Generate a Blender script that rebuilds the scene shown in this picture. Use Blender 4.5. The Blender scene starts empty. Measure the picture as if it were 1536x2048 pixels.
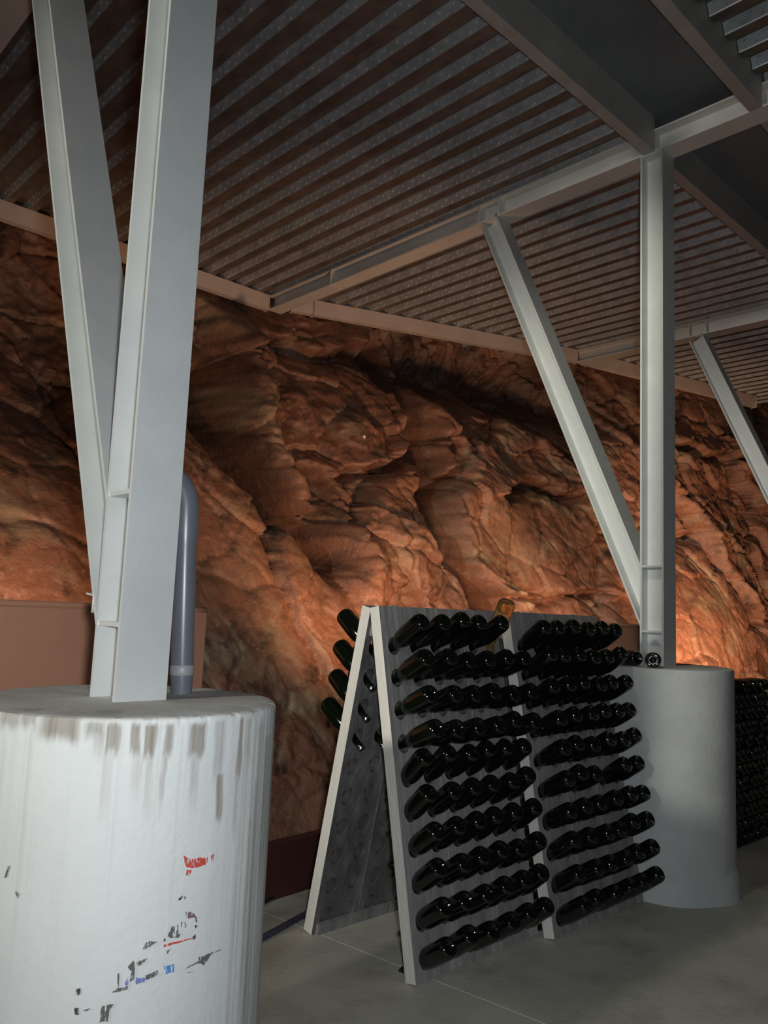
import bpy, math, random
import numpy as np
from mathutils import Matrix, Vector

# ------------------------------------------------------------------ camera, world, lights
sc = bpy.context.scene
COL = sc.collection
CAM_H = 1.3849
R_ = Vector((0.7191, -0.6935, 0.0410)); U_ = Vector((-0.1159, -0.0615, 0.9914)); F_ = Vector((0.6850, 0.7177, 0.1247))
R_ = (R_ - F_ * R_.dot(F_) / F_.length_squared).normalized(); F_.normalize(); U_ = R_.cross(F_)
cam_data = bpy.data.cameras.new('camera')
cam_data.sensor_fit = 'VERTICAL'; cam_data.sensor_height = 36.0; cam_data.sensor_width = 27.0
cam_data.lens = 1602.576 / 2048 * 36.0
cam_data.clip_start = 0.05; cam_data.clip_end = 100
cam = bpy.data.objects.new('camera', cam_data); COL.objects.link(cam)
cam.matrix_world = Matrix(((R_.x, U_.x, -F_.x, 0), (R_.y, U_.y, -F_.y, 0), (R_.z, U_.z, -F_.z, CAM_H), (0, 0, 0, 1)))
sc.camera = cam

world = bpy.data.worlds.new('world'); sc.world = world; world.use_nodes = True
bg = world.node_tree.nodes['Background']
bg.inputs[0].default_value = (0.55, 0.62, 0.66, 1); bg.inputs[1].default_value = 0.012

def lamp(name, kind, loc, energy, color, size=0.1, aim=None, **kw):
    d = bpy.data.lights.new(name, kind); d.energy = energy; d.color = color
    if kind == 'AREA':
        d.size = size
    else:
        d.shadow_soft_size = size
    for k, v in kw.items():
        setattr(d, k, v)
    o = bpy.data.objects.new(name, d); COL.objects.link(o); o.location = loc
    if aim is not None:
        o.rotation_euler = (Vector(aim) - Vector(loc)).to_track_quat('-Z', 'Y').to_euler()
    return o

WARM = (1.0, 0.57, 0.33)
# the photographer's flash, a hand's breadth left of the lens
lamp('camera_flash', 'SPOT', (0.06, -0.06, CAM_H + 0.06), 172, (0.88, 0.94, 1.0), 0.05, (2.3, 2.2, 1.5), spot_size=math.radians(126), spot_blend=1.0)
# white lamp at the far end of the hall, left of the photographer
lamp('hall_lamp', 'SPOT', (-9.0, 1.60, 3.70), 3000, (1.0, 0.98, 0.88), 0.35, (4.3, 2.25, 1.85), spot_size=math.radians(27), spot_blend=1.0)
# added unseen fill lamp, brightens the far column, beam webs and rack ends
lamp('added_fill_lamp', 'SPOT', (1.75, 1.95, 4.15), 105, (1.0, 0.96, 0.78), 0.06, (4.4, 2.4, 2.5), spot_size=math.radians(62), spot_blend=0.9)
# warm lamps that wash the rock, standing behind the brown screens, the racks and the grey plinth
lamp('uplight', 'SPOT', (1.15, 3.05, 1.20), 95, WARM, 0.10, (1.4, 4.5, 1.75), spot_size=math.radians(88), spot_blend=1.0)
lamp('uplight', 'SPOT', (3.40, 2.93, 1.18), 165, WARM, 0.14, (4.35, 5.0, 2.5), spot_size=math.radians(112), spot_blend=1.0)
lamp('uplight', 'SPOT', (5.30, 3.02, 1.15), 72, WARM, 0.10, (5.9, 4.5, 2.0), spot_size=math.radians(100), spot_blend=1.0)
lamp('uplight', 'SPOT', (6.85, 2.50, 0.95), 290, WARM, 0.10, (8.0, 3.7, 1.55), spot_size=math.radians(92), spot_blend=1.0)

vs = sc.view_settings
vs.view_transform = 'Standard'; vs.look = 'None'; vs.exposure = 0.0; vs.gamma = 1.0; vs.use_curve_mapping = False

rng = random.Random(7)
nprng = np.random.default_rng(11)

# ------------------------------------------------------------------ materials
MATS = {}
def mat(name, c1, c2=None, scale=6.0, rough=0.6, metal=0.0, bump=0.0, bscale=None, stretch=(1, 1, 1), detail=6, spec=0.5,
        c3=None, scale3=30.0, amt3=0.5, lo=0.35, hi=0.65, rough2=None):
    m = bpy.data.materials.new(name); m.use_nodes = True
    nt = m.node_tree; b = nt.nodes['Principled BSDF']
    b.inputs['Roughness'].default_value = rough; b.inputs['Metallic'].default_value = metal
    b.inputs['Specular IOR Level'].default_value = spec
    if c2 is None:
        b.inputs['Base Color'].default_value = (*c1, 1)
    tc = nt.nodes.new('ShaderNodeTexCoord'); mp = nt.nodes.new('ShaderNodeMapping')
    mp.inputs['Scale'].default_value = stretch; nt.links.new(tc.outputs['Object'], mp.inputs[0])
    def noise(s, det=detail):
        n = nt.nodes.new('ShaderNodeTexNoise'); n.inputs['Scale'].default_value = s; n.inputs['Detail'].default_value = det
        n.inputs['Roughness'].default_value = 0.62
        nt.links.new(mp.outputs[0], n.inputs['Vector']); return n
    def ramp(src, a, b_):
        r = nt.nodes.new('ShaderNodeMapRange'); r.inputs['From Min'].default_value = a; r.inputs['From Max'].default_value = b_
        nt.links.new(src, r.inputs['Value']); return r.outputs[0]
    def mix(fac, a, b_):
        x = nt.nodes.new('ShaderNodeMix'); x.data_type = 'RGBA'
        for sock, val in ((x.inputs[0], fac), (x.inputs[6], a), (x.inputs[7], b_)):
            if isinstance(val, (tuple, list)): sock.default_value = (*val, 1) if len(val) == 3 else val
            elif isinstance(val, float): sock.default_value = val
            else: nt.links.new(val, sock)
        return x.outputs[2]
    if c2 is not None:
        n1 = noise(scale); col = mix(ramp(n1.outputs['Fac'], lo, hi), c1, c2)
        if c3 is not None:
            n3 = noise(scale3); f3 = ramp(n3.outputs['Fac'], 0.5, 0.75)
            mm = nt.nodes.new('ShaderNodeMath'); mm.operation = 'MULTIPLY'; mm.inputs[1].default_value = amt3
            nt.links.new(f3, mm.inputs[0]); col = mix(mm.outputs[0], col, c3)
        nt.links.new(col, b.inputs['Base Color'])
        if rough2 is not None:
            rr = nt.nodes.new('ShaderNodeMapRange'); rr.inputs['From Min'].default_value = lo; rr.inputs['From Max'].default_value = hi
            rr.inputs['To Min'].default_value = rough; rr.inputs['To Max'].default_value = rough2
            nt.links.new(n1.outputs['Fac'], rr.inputs['Value']); nt.links.new(rr.outputs[0], b.inputs['Roughness'])
    if bump:
        nb = noise(bscale or scale * 3); bp = nt.nodes.new('ShaderNodeBump'); bp.inputs['Strength'].default_value = bump
        bp.inputs['Distance'].default_value = 0.02
        nt.links.new(nb.outputs['Fac'], bp.inputs['Height']); nt.links.new(bp.outputs[0], b.inputs['Normal'])
    MATS[name] = (m, mix, ramp, noise, nt, b, col if c2 is not None else None)
    return m

STEEL = mat('galvanised_steel', (0.60, 0.62, 0.61), (0.67, 0.68, 0.66), 5, rough=0.52, metal=0.42, bump=0.03, bscale=60)
STEEL_B = mat('grey_beam_paint', (0.36, 0.34, 0.31), (0.44, 0.42, 0.39), 4, rough=0.55, metal=0.2, bump=0.03, bscale=50)
STEEL_A = mat('pale_grey_beam_paint', (0.62, 0.60, 0.55), (0.70, 0.68, 0.62), 4, rough=0.55, metal=0.1, bump=0.03, bscale=50)
EDGE_B = mat('edge_beam_paint', (0.56, 0.47, 0.41), (0.64, 0.54, 0.48), 4, rough=0.7, bump=0.04, bscale=40)
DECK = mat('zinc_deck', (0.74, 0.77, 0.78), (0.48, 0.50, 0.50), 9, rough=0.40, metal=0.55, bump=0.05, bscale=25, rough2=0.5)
DECK_SHADE = mat('shaded_deck', (0.13, 0.10, 0.08), (0.21, 0.17, 0.14), 6, rough=0.45, metal=0.35, bump=0.04, bscale=25)  # shade painted in: darker brown on all but the camera-side rib faces
SOFFIT = mat('dark_soffit', (0.16, 0.17, 0.175), (0.12, 0.125, 0.13), 2.5, rough=0.75, bump=0.05)
CONC = mat('grey_concrete', (0.48, 0.49, 0.475), (0.42, 0.43, 0.415), 3.2, rough=0.85, bump=0.15, bscale=40, c3=(0.37, 0.37, 0.36), scale3=9, amt3=0.5)
FLOOR = mat('floor_concrete', (0.44, 0.425, 0.345), (0.58, 0.555, 0.46), 1.4, rough=0.62, bump=0.12, bscale=30, c3=(0.29, 0.27, 0.22), scale3=3.5, amt3=0.8)
WOOD = mat('weathered_board', (0.17, 0.16, 0.155), (0.29, 0.275, 0.265), 7, rough=0.8, bump=0.35, bscale=26, stretch=(1, 1, 0.22), c3=(0.10, 0.085, 0.08), scale3=10, amt3=0.6)
WOOD_SHADE = mat('shaded_board', (0.075, 0.07, 0.068), (0.15, 0.14, 0.135), 7, rough=0.85, bump=0.4, bscale=26, stretch=(1, 1, 0.5), c3=(0.22, 0.21, 0.2), scale3=14, amt3=0.4)  # darker board copy, shade painted onto inner faces and hole walls
WOOD_E = mat('lit_board_edge', (0.66, 0.63, 0.56), (0.78, 0.75, 0.68), 9, rough=0.8, bump=0.3, bscale=40, stretch=(1, 1, 0.2), c3=(0.22, 0.17, 0.13), scale3=6, amt3=0.5)  # paler board copy, light on the end edges put into the colour
GLASS = mat('dark_green_glass', (0.003, 0.005, 0.003), rough=0.10, spec=0.85)
CAP = mat('crown_cap_metal', (0.62, 0.62, 0.60), rough=0.28, metal=1.0)
PVC = mat('grey_plastic_pipe', (0.115, 0.125, 0.145), (0.13, 0.14, 0.16), 4, rough=0.32)
PVC_R = mat('pipe_socket_ring', (0.27, 0.27, 0.27), rough=0.45)
BROWN = mat('brown_screen_paint', (0.40, 0.19, 0.115), (0.45, 0.215, 0.135), 2.5, rough=0.42, bump=0.02, bscale=12)
MAROON = mat('maroon_kerb_paint', (0.045, 0.011, 0.007), (0.06, 0.015, 0.009), 3, rough=0.7)
LATH = mat('dark_lath_wood', (0.035, 0.03, 0.025), (0.05, 0.043, 0.036), 8, rough=0.85)
CABLE_K = mat('black_cable', (0.015, 0.014, 0.013), rough=0.5)
CABLE_B = mat('blue_hose', (0.035, 0.045, 0.075), rough=0.45)
SPECK = mat('white_speck', (0.85, 0.87, 0.92), rough=0.15)

AMBER = bpy.data.materials.new('amber_glass'); AMBER.use_nodes = True
_b = AMBER.node_tree.nodes['Principled BSDF']
_b.inputs['Base Color'].default_value = (0.80, 0.52, 0.22, 1); _b.inputs['Roughness'].default_value = 0.06
_b.inputs['Transmission Weight'].default_value = 0.9; _b.inputs['IOR'].default_value = 1.2

# rock: rust red, ochre, pale and nearly black patches
def rock_material():
    m = mat('red_rock', (0.20, 0.088, 0.052), (0.33, 0.155, 0.092), 1.1, rough=0.58, rough2=0.46, bump=0.65, bscale=14, detail=10)
    m_, mix, ramp, noise, nt, b, col = MATS['red_rock']
    n2 = noise(2.3, 9); n3 = noise(4.7, 10); n4 = noise(26, 6)
    col = mix(ramp(n2.outputs['Fac'], 0.52, 0.66), col, (0.34, 0.24, 0.15))
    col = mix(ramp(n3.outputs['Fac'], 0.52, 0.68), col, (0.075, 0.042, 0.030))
    k = nt.nodes.new('ShaderNodeMath'); k.operation = 'MULTIPLY'; k.inputs[1].default_value = 0.55
    nt.links.new(ramp(n4.outputs['Fac'], 0.56, 0.75), k.inputs[0])
    col = mix(k.outputs[0], col, (0.45, 0.34, 0.25))
    at = nt.nodes.new('ShaderNodeAttribute'); at.attribute_name = 'stone'        # dark and pale stone, with shade painted into cracks and recesses
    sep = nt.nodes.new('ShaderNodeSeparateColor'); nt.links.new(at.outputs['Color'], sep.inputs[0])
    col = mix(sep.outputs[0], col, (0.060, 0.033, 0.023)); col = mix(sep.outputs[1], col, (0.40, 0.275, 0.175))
    nt.links.new(col, b.inputs['Base Color'])
    nb2 = noise(48, 5); bp2 = nt.nodes.new('ShaderNodeBump'); bp2.inputs['Strength'].default_value = 0.5; bp2.inputs['Distance'].default_value = 0.008
    old = b.inputs['Normal'].links[0].from_node; nt.links.new(nb2.outputs['Fac'], bp2.inputs['Height']); nt.links.new(old.outputs[0], bp2.inputs['Normal']); nt.links.new(bp2.outputs[0], b.inputs['Normal'])
    return m
ROCK = rock_material()

# painted plinth: white paint, stain and chip masks stored on the mesh
def plinth_material():
    m = mat('white_painted_concrete', (0.60, 0.61, 0.59), (0.55, 0.56, 0.54), 2.2, rough=0.78, bump=0.12, bscale=45)
    m_, mix, ramp, noise, nt, b, col = MATS['white_painted_concrete']
    at = nt.nodes.new('ShaderNodeAttribute'); at.attribute_name = 'stain'
    sep = nt.nodes.new('ShaderNodeSeparateColor'); nt.links.new(at.outputs['Color'], sep.inputs[0])
    col = mix(sep.outputs[0], col, (0.235, 0.205, 0.165))
    col = mix(sep.outputs[1], col, (0.43, 0.40, 0.355))
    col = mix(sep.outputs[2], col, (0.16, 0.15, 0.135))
    nt.links.new(col, b.inputs['Base Color'])
    return m
PLINTH_W = plinth_material()

# worn paint marks: colour broken up by upright scratches that show the white beneath
def mark_material(name, c):
    m = bpy.data.materials.new(name); m.use_nodes = True; nt = m.node_tree; b = nt.nodes['Principled BSDF']
    b.inputs['Roughness'].default_value = 0.7
    tc = nt.nodes.new('ShaderNodeTexCoord'); mp = nt.nodes.new('ShaderNodeMapping'); mp.inputs['Scale'].default_value = (1, 1, 0.28)
    n = nt.nodes.new('ShaderNodeTexNoise'); n.inputs['Scale'].default_value = 230; n.inputs['Detail'].default_value = 3
    r = nt.nodes.new('ShaderNodeMapRange'); r.inputs['From Min'].default_value = 0.53; r.inputs['From Max'].default_value = 0.66
    x = nt.nodes.new('ShaderNodeMix'); x.data_type = 'RGBA'; x.inputs[6].default_value = (*c, 1); x.inputs[7].default_value = (0.55, 0.56, 0.55, 1)
    nt.links.new(tc.outputs['Object'], mp.inputs[0]); nt.links.new(mp.outputs[0], n.inputs['Vector'])
    nt.links.new(n.outputs['Fac'], r.inputs['Value']); nt.links.new(r.outputs[0], x.inputs[0]); nt.links.new(x.outputs[2], b.inputs['Base Color'])
    return m
MARK = {k: mark_material(k + '_paint', c) for k, c in dict(red=(0.50, 0.06, 0.04), black=(0.03, 0.035, 0.04), purple=(0.17, 0.11, 0.11),
        grey=(0.10, 0.10, 0.09), blue=(0.05, 0.20, 0.48), violet=(0.15, 0.17, 0.42)).items()}

# ------------------------------------------------------------------ helpers
def mesh(name, V, Fc, m, smooth=False, auto=None):
    me = bpy.data.meshes.new(name); me.from_pydata([tuple(map(float, v)) for v in V], [], [tuple(map(int, q)) for q in Fc])
    for mm in (m if isinstance(m, (list, tuple)) else [m]): me.materials.append(mm)
    if smooth: me.polygons.foreach_set('use_smooth', [True] * len(me.polygons))
    me.update()
    if auto is not None: me.set_sharp_from_angle(angle=math.radians(auto))
    return me
def link(name, me, parent=None, loc=(0, 0, 0)):
    o = bpy.data.objects.new(name, me); COL.objects.link(o); o.location = loc
    if parent is not None: o.parent = parent
    return o
def thing(name, label, cat, loc=(0, 0, 0), group=None):
    o = bpy.data.objects.new(name, None); COL.objects.link(o); o.location = loc; o.empty_display_size = 0.1
    return tag(o, label, cat, group)
def tag(o, label, cat, group=None):
    o['label'] = label; o['category'] = cat
    if group: o['group'] = group
    return o
def structure(o): o['kind'] = 'structure'; return o

class MB:
    def __init__(s): s.V = []; s.F = []
    def add(s, V, Fc):
        n = len(s.V); s.V += [tuple(v) for v in V]; s.F += [tuple(i + n for i in q) for q in Fc]; return s
    def box(s, x0, x1, y0, y1, z0, z1):
        V = [(x, y, z) for z in (z0, z1) for y in (y0, y1) for x in (x0, x1)]
        return s.add(V, [(0, 2, 3, 1), (4, 5, 7, 6), (0, 1, 5, 4), (2, 6, 7, 3), (0, 4, 6, 2), (1, 3, 7, 5)])
    def prism(s, poly, a, b, ax, ay):
        """extrude a 2D outline from a to b; outline axes ax, ay (world vectors)"""
        a, b, ax, ay = map(np.array, (a, b, ax, ay)); n = len(poly)
        V = [a + ax * p[0] + ay * p[1] for p in poly] + [b + ax * p[0] + ay * p[1] for p in poly]
        F_ = [(i, (i + 1) % n, (i + 1) % n + n, i + n) for i in range(n)]
        return s.add(V, F_ + [tuple(range(n))[::-1], tuple(range(n, 2 * n))])
    def section(s, a, b, up, w, d, tw, tf, side=None):
        """I-section from a to b; 'up' runs across the flanges (web direction)"""
        a, b = np.array(a, float), np.array(b, float); ax = (b - a) / np.linalg.norm(b - a)
        up = np.array(up, float); up -= ax * up.dot(ax); up /= np.linalg.norm(up); sd = np.cross(ax, up)
        h, k, t = d / 2, w / 2, tw / 2
        for q in ([(-k, -h), (k, -h), (k, -h + tf), (-k, -h + tf)], [(-k, h - tf), (k, h - tf), (k, h), (-k, h)], [(-t, -h + tf), (t, -h + tf), (t, h - tf), (-t, h - tf)]):
            s.prism(q, a, b, sd, up)
        return s
    def tube(s, pts, r, n=14, cap=True):
        pts = [np.array(q, float) for q in pts]; rs = r if isinstance(r, (list, tuple)) else [r] * len(pts); base = len(s.V)
        ref = None
        for i, q in enumerate(pts):
            t = pts[min(i + 1, len(pts) - 1)] - pts[max(i - 1, 0)]; t /= np.linalg.norm(t)
            if ref is None: ref = np.array((0, 0, 1.0)) if abs(t[2]) < 0.9 else np.array((1.0, 0, 0))
            e1 = np.cross(t, ref); e1 /= np.linalg.norm(e1); e2 = np.cross(e1, t); ref = e2
            for k in range(n):
                a = 2 * math.pi * k / n; s.V.append(tuple(q + rs[i] * (math.cos(a) * e1 + math.sin(a) * e2)))
        for i in range(len(pts) - 1):
            for k in range(n):
                s.F.append((base + i * n + k, base + i * n + (k + 1) % n, base + (i + 1) * n + (k + 1) % n, base + (i + 1) * n + k))
        if cap: s.F += [tuple(base + k for k in range(n))[::-1], tuple(base + (len(pts) - 1) * n + k for k in range(n))]
        return s
    def build(s, name, m, parent=None, smooth=False, auto=None, loc=(0, 0, 0)):
        return link(name, mesh(name, s.V, s.F, m, smooth, auto), parent, loc)

# lattice noise in numpy for the modelled rock
def _hash(i, j, s):
    h = (i.astype(np.int64) * 374761393 + j.astype(np.int64) * 668265263 + s * 1274126177) & 0x7fffffff
    h = (h ^ (h >> 13)) * 1274126177 & 0x7fffffff
    return ((h ^ (h >> 16)) & 0xffff) / 65535.0
def vnoise(x, y, s=0):
    i, j = np.floor(x), np.floor(y); u, v = x - i, y - j; u = u * u * (3 - 2 * u); v = v * v * (3 - 2 * v)
    a, b, c, d = _hash(i, j, s), _hash(i + 1, j, s), _hash(i, j + 1, s), _hash(i + 1, j + 1, s)
    return (a * (1 - u) + b * u) * (1 - v) + (c * (1 - u) + d * u) * v - 0.5
def fbm(x, y, s=0, o=5, g=0.5):
    r = 0; a = 1.0
    for k in range(o): r = r + a * vnoise(x, y, s + k * 17); x = x * 2.03; y = y * 2.03; a *= g
    return r
def facets(x, y, s, tilt=1.0):
    """blocky fracture: every Voronoi cell is its own tilted plane"""
    i0, j0 = np.floor(x), np.floor(y); best = np.full(x.shape, 1e9); sec = np.full(x.shape, 1e9); out = np.zeros_like(x)
    for di in (-1, 0, 1):
        for dj in (-1, 0, 1):
            i, j = i0 + di, j0 + dj; px = i + _hash(i, j, s); py = j + _hash(i, j, s + 5)
            d = np.hypot(x - px, y - py)
            val = (_hash(i, j, s + 9) - 0.5) + tilt * ((_hash(i, j, s + 11) - 0.5) * (x - px) + (_hash(i, j, s + 13) - 0.5) * (y - py))
            near = d < best; sec = np.where(near, best, np.minimum(sec, d)); out = np.where(near, val, out); best = np.where(near, d, best)
    return out, sec - best
def poly_dist(x, z, pts):
    best = np.full(x.shape, 1e9); side = np.zeros_like(x)
    for (ax, az), (bx, bz) in zip(pts[:-1], pts[1:]):
        dx, dz = bx - ax, bz - az; t = np.clip(((x - ax) * dx + (z - az) * dz) / (dx * dx + dz * dz), 0, 1)
        d = np.hypot(x - ax - t * dx, z - az - t * dz); s_ = np.sign(dx * (z - az) - dz * (x - ax)); m_ = d < best
        best = np.where(m_, d, best); side = np.where(m_, s_, side)
    return best, side

# ------------------------------------------------------------------ key positions (metres; X along the hall, Y toward the rock, Z up)
COL1 = (1.018, 2.015); COL2 = (4.316, 2.230); COL3 = (7.490, 2.20)
PLINTH_Z = 1.134; PLINTH2_Z = 1.156; BEAM_Z = 4.2187; W = 0.144; PR = 0.39
DECK_Z = BEAM_Z + W

# ------------------------------------------------------------------ floor: two slabs with a saw-cut joint
fl = MB()
jx = lambda y: 2.378 + (2.732 - y) * 0.117
for a, b in (((-5, -4), None), (None, (15, -4))):
    if a: P = [(-5, -4), (jx(-4), -4), (jx(7), 7), (-5, 7)]
    else: P = [(jx(-4) + 0.007, -4), (15, -4), (15, 7), (jx(7) + 0.007, 7)]
    fl.prism(P, (0, 0, -0.12), (0, 0, 0), (1, 0, 0), (0, 1, 0))
floor = structure(fl.build('floor', FLOOR)); floor['label'] = 'grey concrete floor with a saw-cut joint'

# ------------------------------------------------------------------ rock face
FEAT = {'c1': [(3.57, 3.89), (3.49, 3.3), (3.5, 2.78), (3.57, 2.36), (3.63, 2.17), (3.75, 1.9), (3.82, 1.65)], 'r1': [(3.55, 4.0), (3.66, 3.5), (3.78, 3.13), (3.83, 2.76), (3.92, 2.51), (4.01, 2.26)], 'c2': [(5.4, 4.05), (5.37, 3.43), (5.25, 2.88), (5.14, 2.39), (5.05, 2.02), (5.16, 1.77), (5.32, 1.53)], 'c3': [(4.1, 2.44), (3.94, 2.0), (3.85, 1.76)], 'c4': [(4.38, 2.55), (4.73, 2.69), (5.14, 2.84)], 'c5': [(5.56, 2.93), (5.47, 2.62), (5.18, 2.46)], 'c6': [(5.9, 2.55), (6.39, 2.73), (6.77, 2.65), (7.06, 2.73)], 'c7': [(8.38, 2.87), (8.75, 2.45), (8.98, 1.91), (9.26, 1.48)], 'c8': [(8.44, 2.36), (8.67, 2.3)], 'c9': [(5.16, 1.66), (5.77, 1.61), (6.34, 1.69), (6.95, 1.74)], 'c10': [(4.26, 3.78), (4.55, 3.71), (5.02, 3.98), (5.38, 3.88)], 'c11': [(5.0, 1.97), (5.13, 1.73), (5.13, 1.52)], 'c12': [(8.82, 3.53), (9.36, 3.36), (10.06, 3.4)], 'b1': [(4.31, 3.15)], 'b2': [(4.47, 1.93)], 'b3': [(5.97, 2.1)], 'b4': [(8.38, 1.4)], 'b5': [(2.99, 1.59)], 'b6': [(1.65, 1.7)], 'b7': [(4.5, 2.78)], 'b8': [(5.64, 2.44)], 'b9': [(6.23, 3.3)], 'd1': [(1.91, 3.4)], 'd2': [(3.29, 3.39)], 'd3': [(5.67, 3.82)], 'd4': [(6.77, 3.91)], 'd5': [(7.62, 3.7)], 'd6': [(3.62, 2.25)], 'd7': [(2.1, 2.72)]}
def rock_base(x): return np.interp(x, [-5, 2, 3, 5, 7, 9, 12, 15], [3.3, 3.42, 3.52, 3.45, 3.25, 3.05, 2.95, 2.9])
def rock_top(x): return np.interp(x, [-5, 4.3, 4.6, 7.5, 10.3, 15], [6.35, 6.3, 6.05, 4.95, 4.25, 3.8])
def bump2(x, z, c, rx, rz): return np.exp(-((x - c[0]) / rx) ** 2 - ((z - c[1]) / rz) ** 2)
def rock_offset(x, z):
    """metres toward the hall"""
    wx = x + 0.27 * fbm(x * 1.1, z * 1.1, 3, 5); wz = z + 0.27 * fbm(x * 1.1 + 9, z * 1.1, 5, 5)
    # beds dip to the right, fractures cut them
    c, s = math.cos(math.radians(-62)), math.sin(math.radians(-62)); p, q = c * wx + s * wz, -s * wx + c * wz
    f1, e1 = facets(p / 1.35, q / 0.85, 21, 1.0); f2, e2 = facets(p / 0.50 + 3.3, q / 0.40, 33, 1.3); f3, e3 = facets(wx / 0.21, wz / 0.17, 45, 1.2)
    r = 0.27 * f1 + 0.105 * f2 + 0.03 * f3 + 0.16 * fbm(x * 0.7, z * 0.7, 61, 3) + 0.05 * fbm(x * 4, z * 4, 71, 5, 0.6) - 0.07 * np.abs(fbm(p * 1.7, q * 1.9, 81, 4, 0.5)) - 0.05 * np.abs(fbm(x * 5.5, z * 5.5, 91, 3, 0.6))
    r -= 0.07 * np.exp(-(e1 / 0.05) ** 2) + 0.035 * np.exp(-(e2 / 0.06) ** 2)
    smooth = np.clip(bump2(x, z, FEAT['b3'][0], 0.9, 0.55) + bump2(x, z, FEAT['b4'][0], 1.1, 0.8) + bump2(x, z, FEAT['b5'][0], 0.6, 0.9) + bump2(x, z, FEAT['b6'][0], 0.9, 0.7), 0, 1)
    r = r * (1 - 0.72 * smooth) + 0.08 * smooth
    for k, w_, dep, lip in (('c1', 0.12, 0.62, 0.26), ('c2', 0.11, 0.60, 0.22), ('c3', 0.10, 0.42, 0.14), ('c4', 0.045, 0.26, 0.14), ('c5', 0.06, 0.30, 0.10),
                            ('c6', 0.06, 0.24, 0.16), ('c7', 0.07, 0.22, 0.14), ('c8', 0.07, 0.34, 0.0), ('c9', 0.03, 0.12, 0.07), ('c10', 0.10, 0.20, 0.14), ('c11', 0.06, 0.26, 0.10), ('c12', 0.06, 0.20, 0.12)):
        d, sd = poly_dist(wx + 0.11 * 0, wz, FEAT[k]); d = d + 0.03 * fbm(x * 6, z * 6, 5, 3)
        r -= dep * np.exp(-(d / w_) ** 2)
        r += lip * np.exp(-(d / (w_ * 2.6)) ** 2) * (sd > 0) * (1 - np.exp(-(d / w_) ** 2))
    d, sd = poly_dist(wx, wz, FEAT['r1']); r += 0.20 * np.exp(-(d / 0.17) ** 2)
    for k, rx, rz, a in (('b1', 0.45, 0.45, 0.16), ('b2', 0.40, 0.45, 0.22), ('b7', 0.35, 0.25, 0.10), ('b8', 0.35, 0.22, 0.12), ('b9', 0.40, 0.3, 0.10),
                         ('d1', 0.8, 0.55, -0.45), ('d2', 0.28, 0.6, -0.30), ('d3', 0.7, 0.40, -0.38), ('d4', 0.9, 0.35, -0.36), ('d5', 0.8, 0.35, -0.30), ('d6', 0.15, 0.3, -0.2), ('d7', 0.5, 0.45, -0.3)):
        r += a * bump2(x, z, FEAT[k][0], rx, rz)
    return r
def rock_y(x, z):
    t = z / 4.22
    return rock_base(x) + (rock_top(x) - rock_base(x)) * t - np.where((o_ := rock_offset(x, z)) > 0, o_ * np.clip((4.15 - z) / 0.5, 0, 1), o_) * np.clip((z - 0.25) / 0.5, 0.0, 1)
NX, NZ = 860, 330
gx = np.concatenate([np.linspace(-4.5, 0.9, 90, endpoint=False), np.linspace(0.9, 10.6, NX - 150), np.linspace(10.6, 14.8, 61)[1:]])
gz = np.linspace(-0.05, 4.75, NZ); GX, GZ = np.meshgrid(gx, gz)
GY = rock_y(GX, GZ)
V = np.stack([GX, GY, GZ], -1).reshape(-1, 3); nx = len(gx)
idx = np.arange(NZ * nx).reshape(NZ, nx)
Q = np.stack([idx[:-1, :-1], idx[:-1, 1:], idx[1:, 1:], idx[1:, :-1]], -1).reshape(-1, 4)
me = bpy.data.meshes.new('rock_face'); me.vertices.add(len(V)); me.vertices.foreach_set('co', V.ravel().astype(np.float32))
me.loops.add(Q.size); me.loops.foreach_set('vertex_index', Q.ravel().astype(np.int32)); me.polygons.add(len(Q))
me.polygons.foreach_set('loop_start', np.arange(0, Q.size, 4, dtype=np.int32)); me.polygons.foreach_set('use_smooth', np.ones(len(Q), dtype=bool))
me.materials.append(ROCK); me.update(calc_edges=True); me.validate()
def stone_and_shade(x, z):  # paints cracks and recesses darker as shade, the ridge paler as if lit
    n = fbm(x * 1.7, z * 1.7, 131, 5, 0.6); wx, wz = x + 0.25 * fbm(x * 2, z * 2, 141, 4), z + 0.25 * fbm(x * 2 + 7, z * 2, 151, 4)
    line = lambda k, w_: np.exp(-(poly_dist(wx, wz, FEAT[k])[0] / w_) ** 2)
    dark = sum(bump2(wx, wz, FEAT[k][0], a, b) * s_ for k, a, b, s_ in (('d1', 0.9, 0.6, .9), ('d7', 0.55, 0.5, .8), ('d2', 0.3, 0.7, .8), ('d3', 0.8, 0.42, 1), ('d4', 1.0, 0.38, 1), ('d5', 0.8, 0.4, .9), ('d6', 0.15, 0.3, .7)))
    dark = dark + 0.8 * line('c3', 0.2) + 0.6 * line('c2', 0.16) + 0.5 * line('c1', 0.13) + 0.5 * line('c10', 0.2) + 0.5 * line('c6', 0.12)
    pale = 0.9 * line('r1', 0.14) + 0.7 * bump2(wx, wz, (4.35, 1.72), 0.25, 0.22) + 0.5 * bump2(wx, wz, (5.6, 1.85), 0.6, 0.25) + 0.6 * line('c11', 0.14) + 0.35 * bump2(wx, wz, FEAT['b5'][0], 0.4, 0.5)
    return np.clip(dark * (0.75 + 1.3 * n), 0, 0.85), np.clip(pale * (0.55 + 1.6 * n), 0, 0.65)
td, tp = stone_and_shade(GX, GZ); st_ = np.zeros((len(V), 4), np.float32); st_[:, 0] = td.ravel(); st_[:, 1] = tp.ravel(); st_[:, 3] = 1
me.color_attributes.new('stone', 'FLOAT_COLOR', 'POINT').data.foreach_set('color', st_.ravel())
rock = structure(link('wall_back', me)); rock['label'] = 'sloping face of rust-red natural rock with ledges and cracks'

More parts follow.
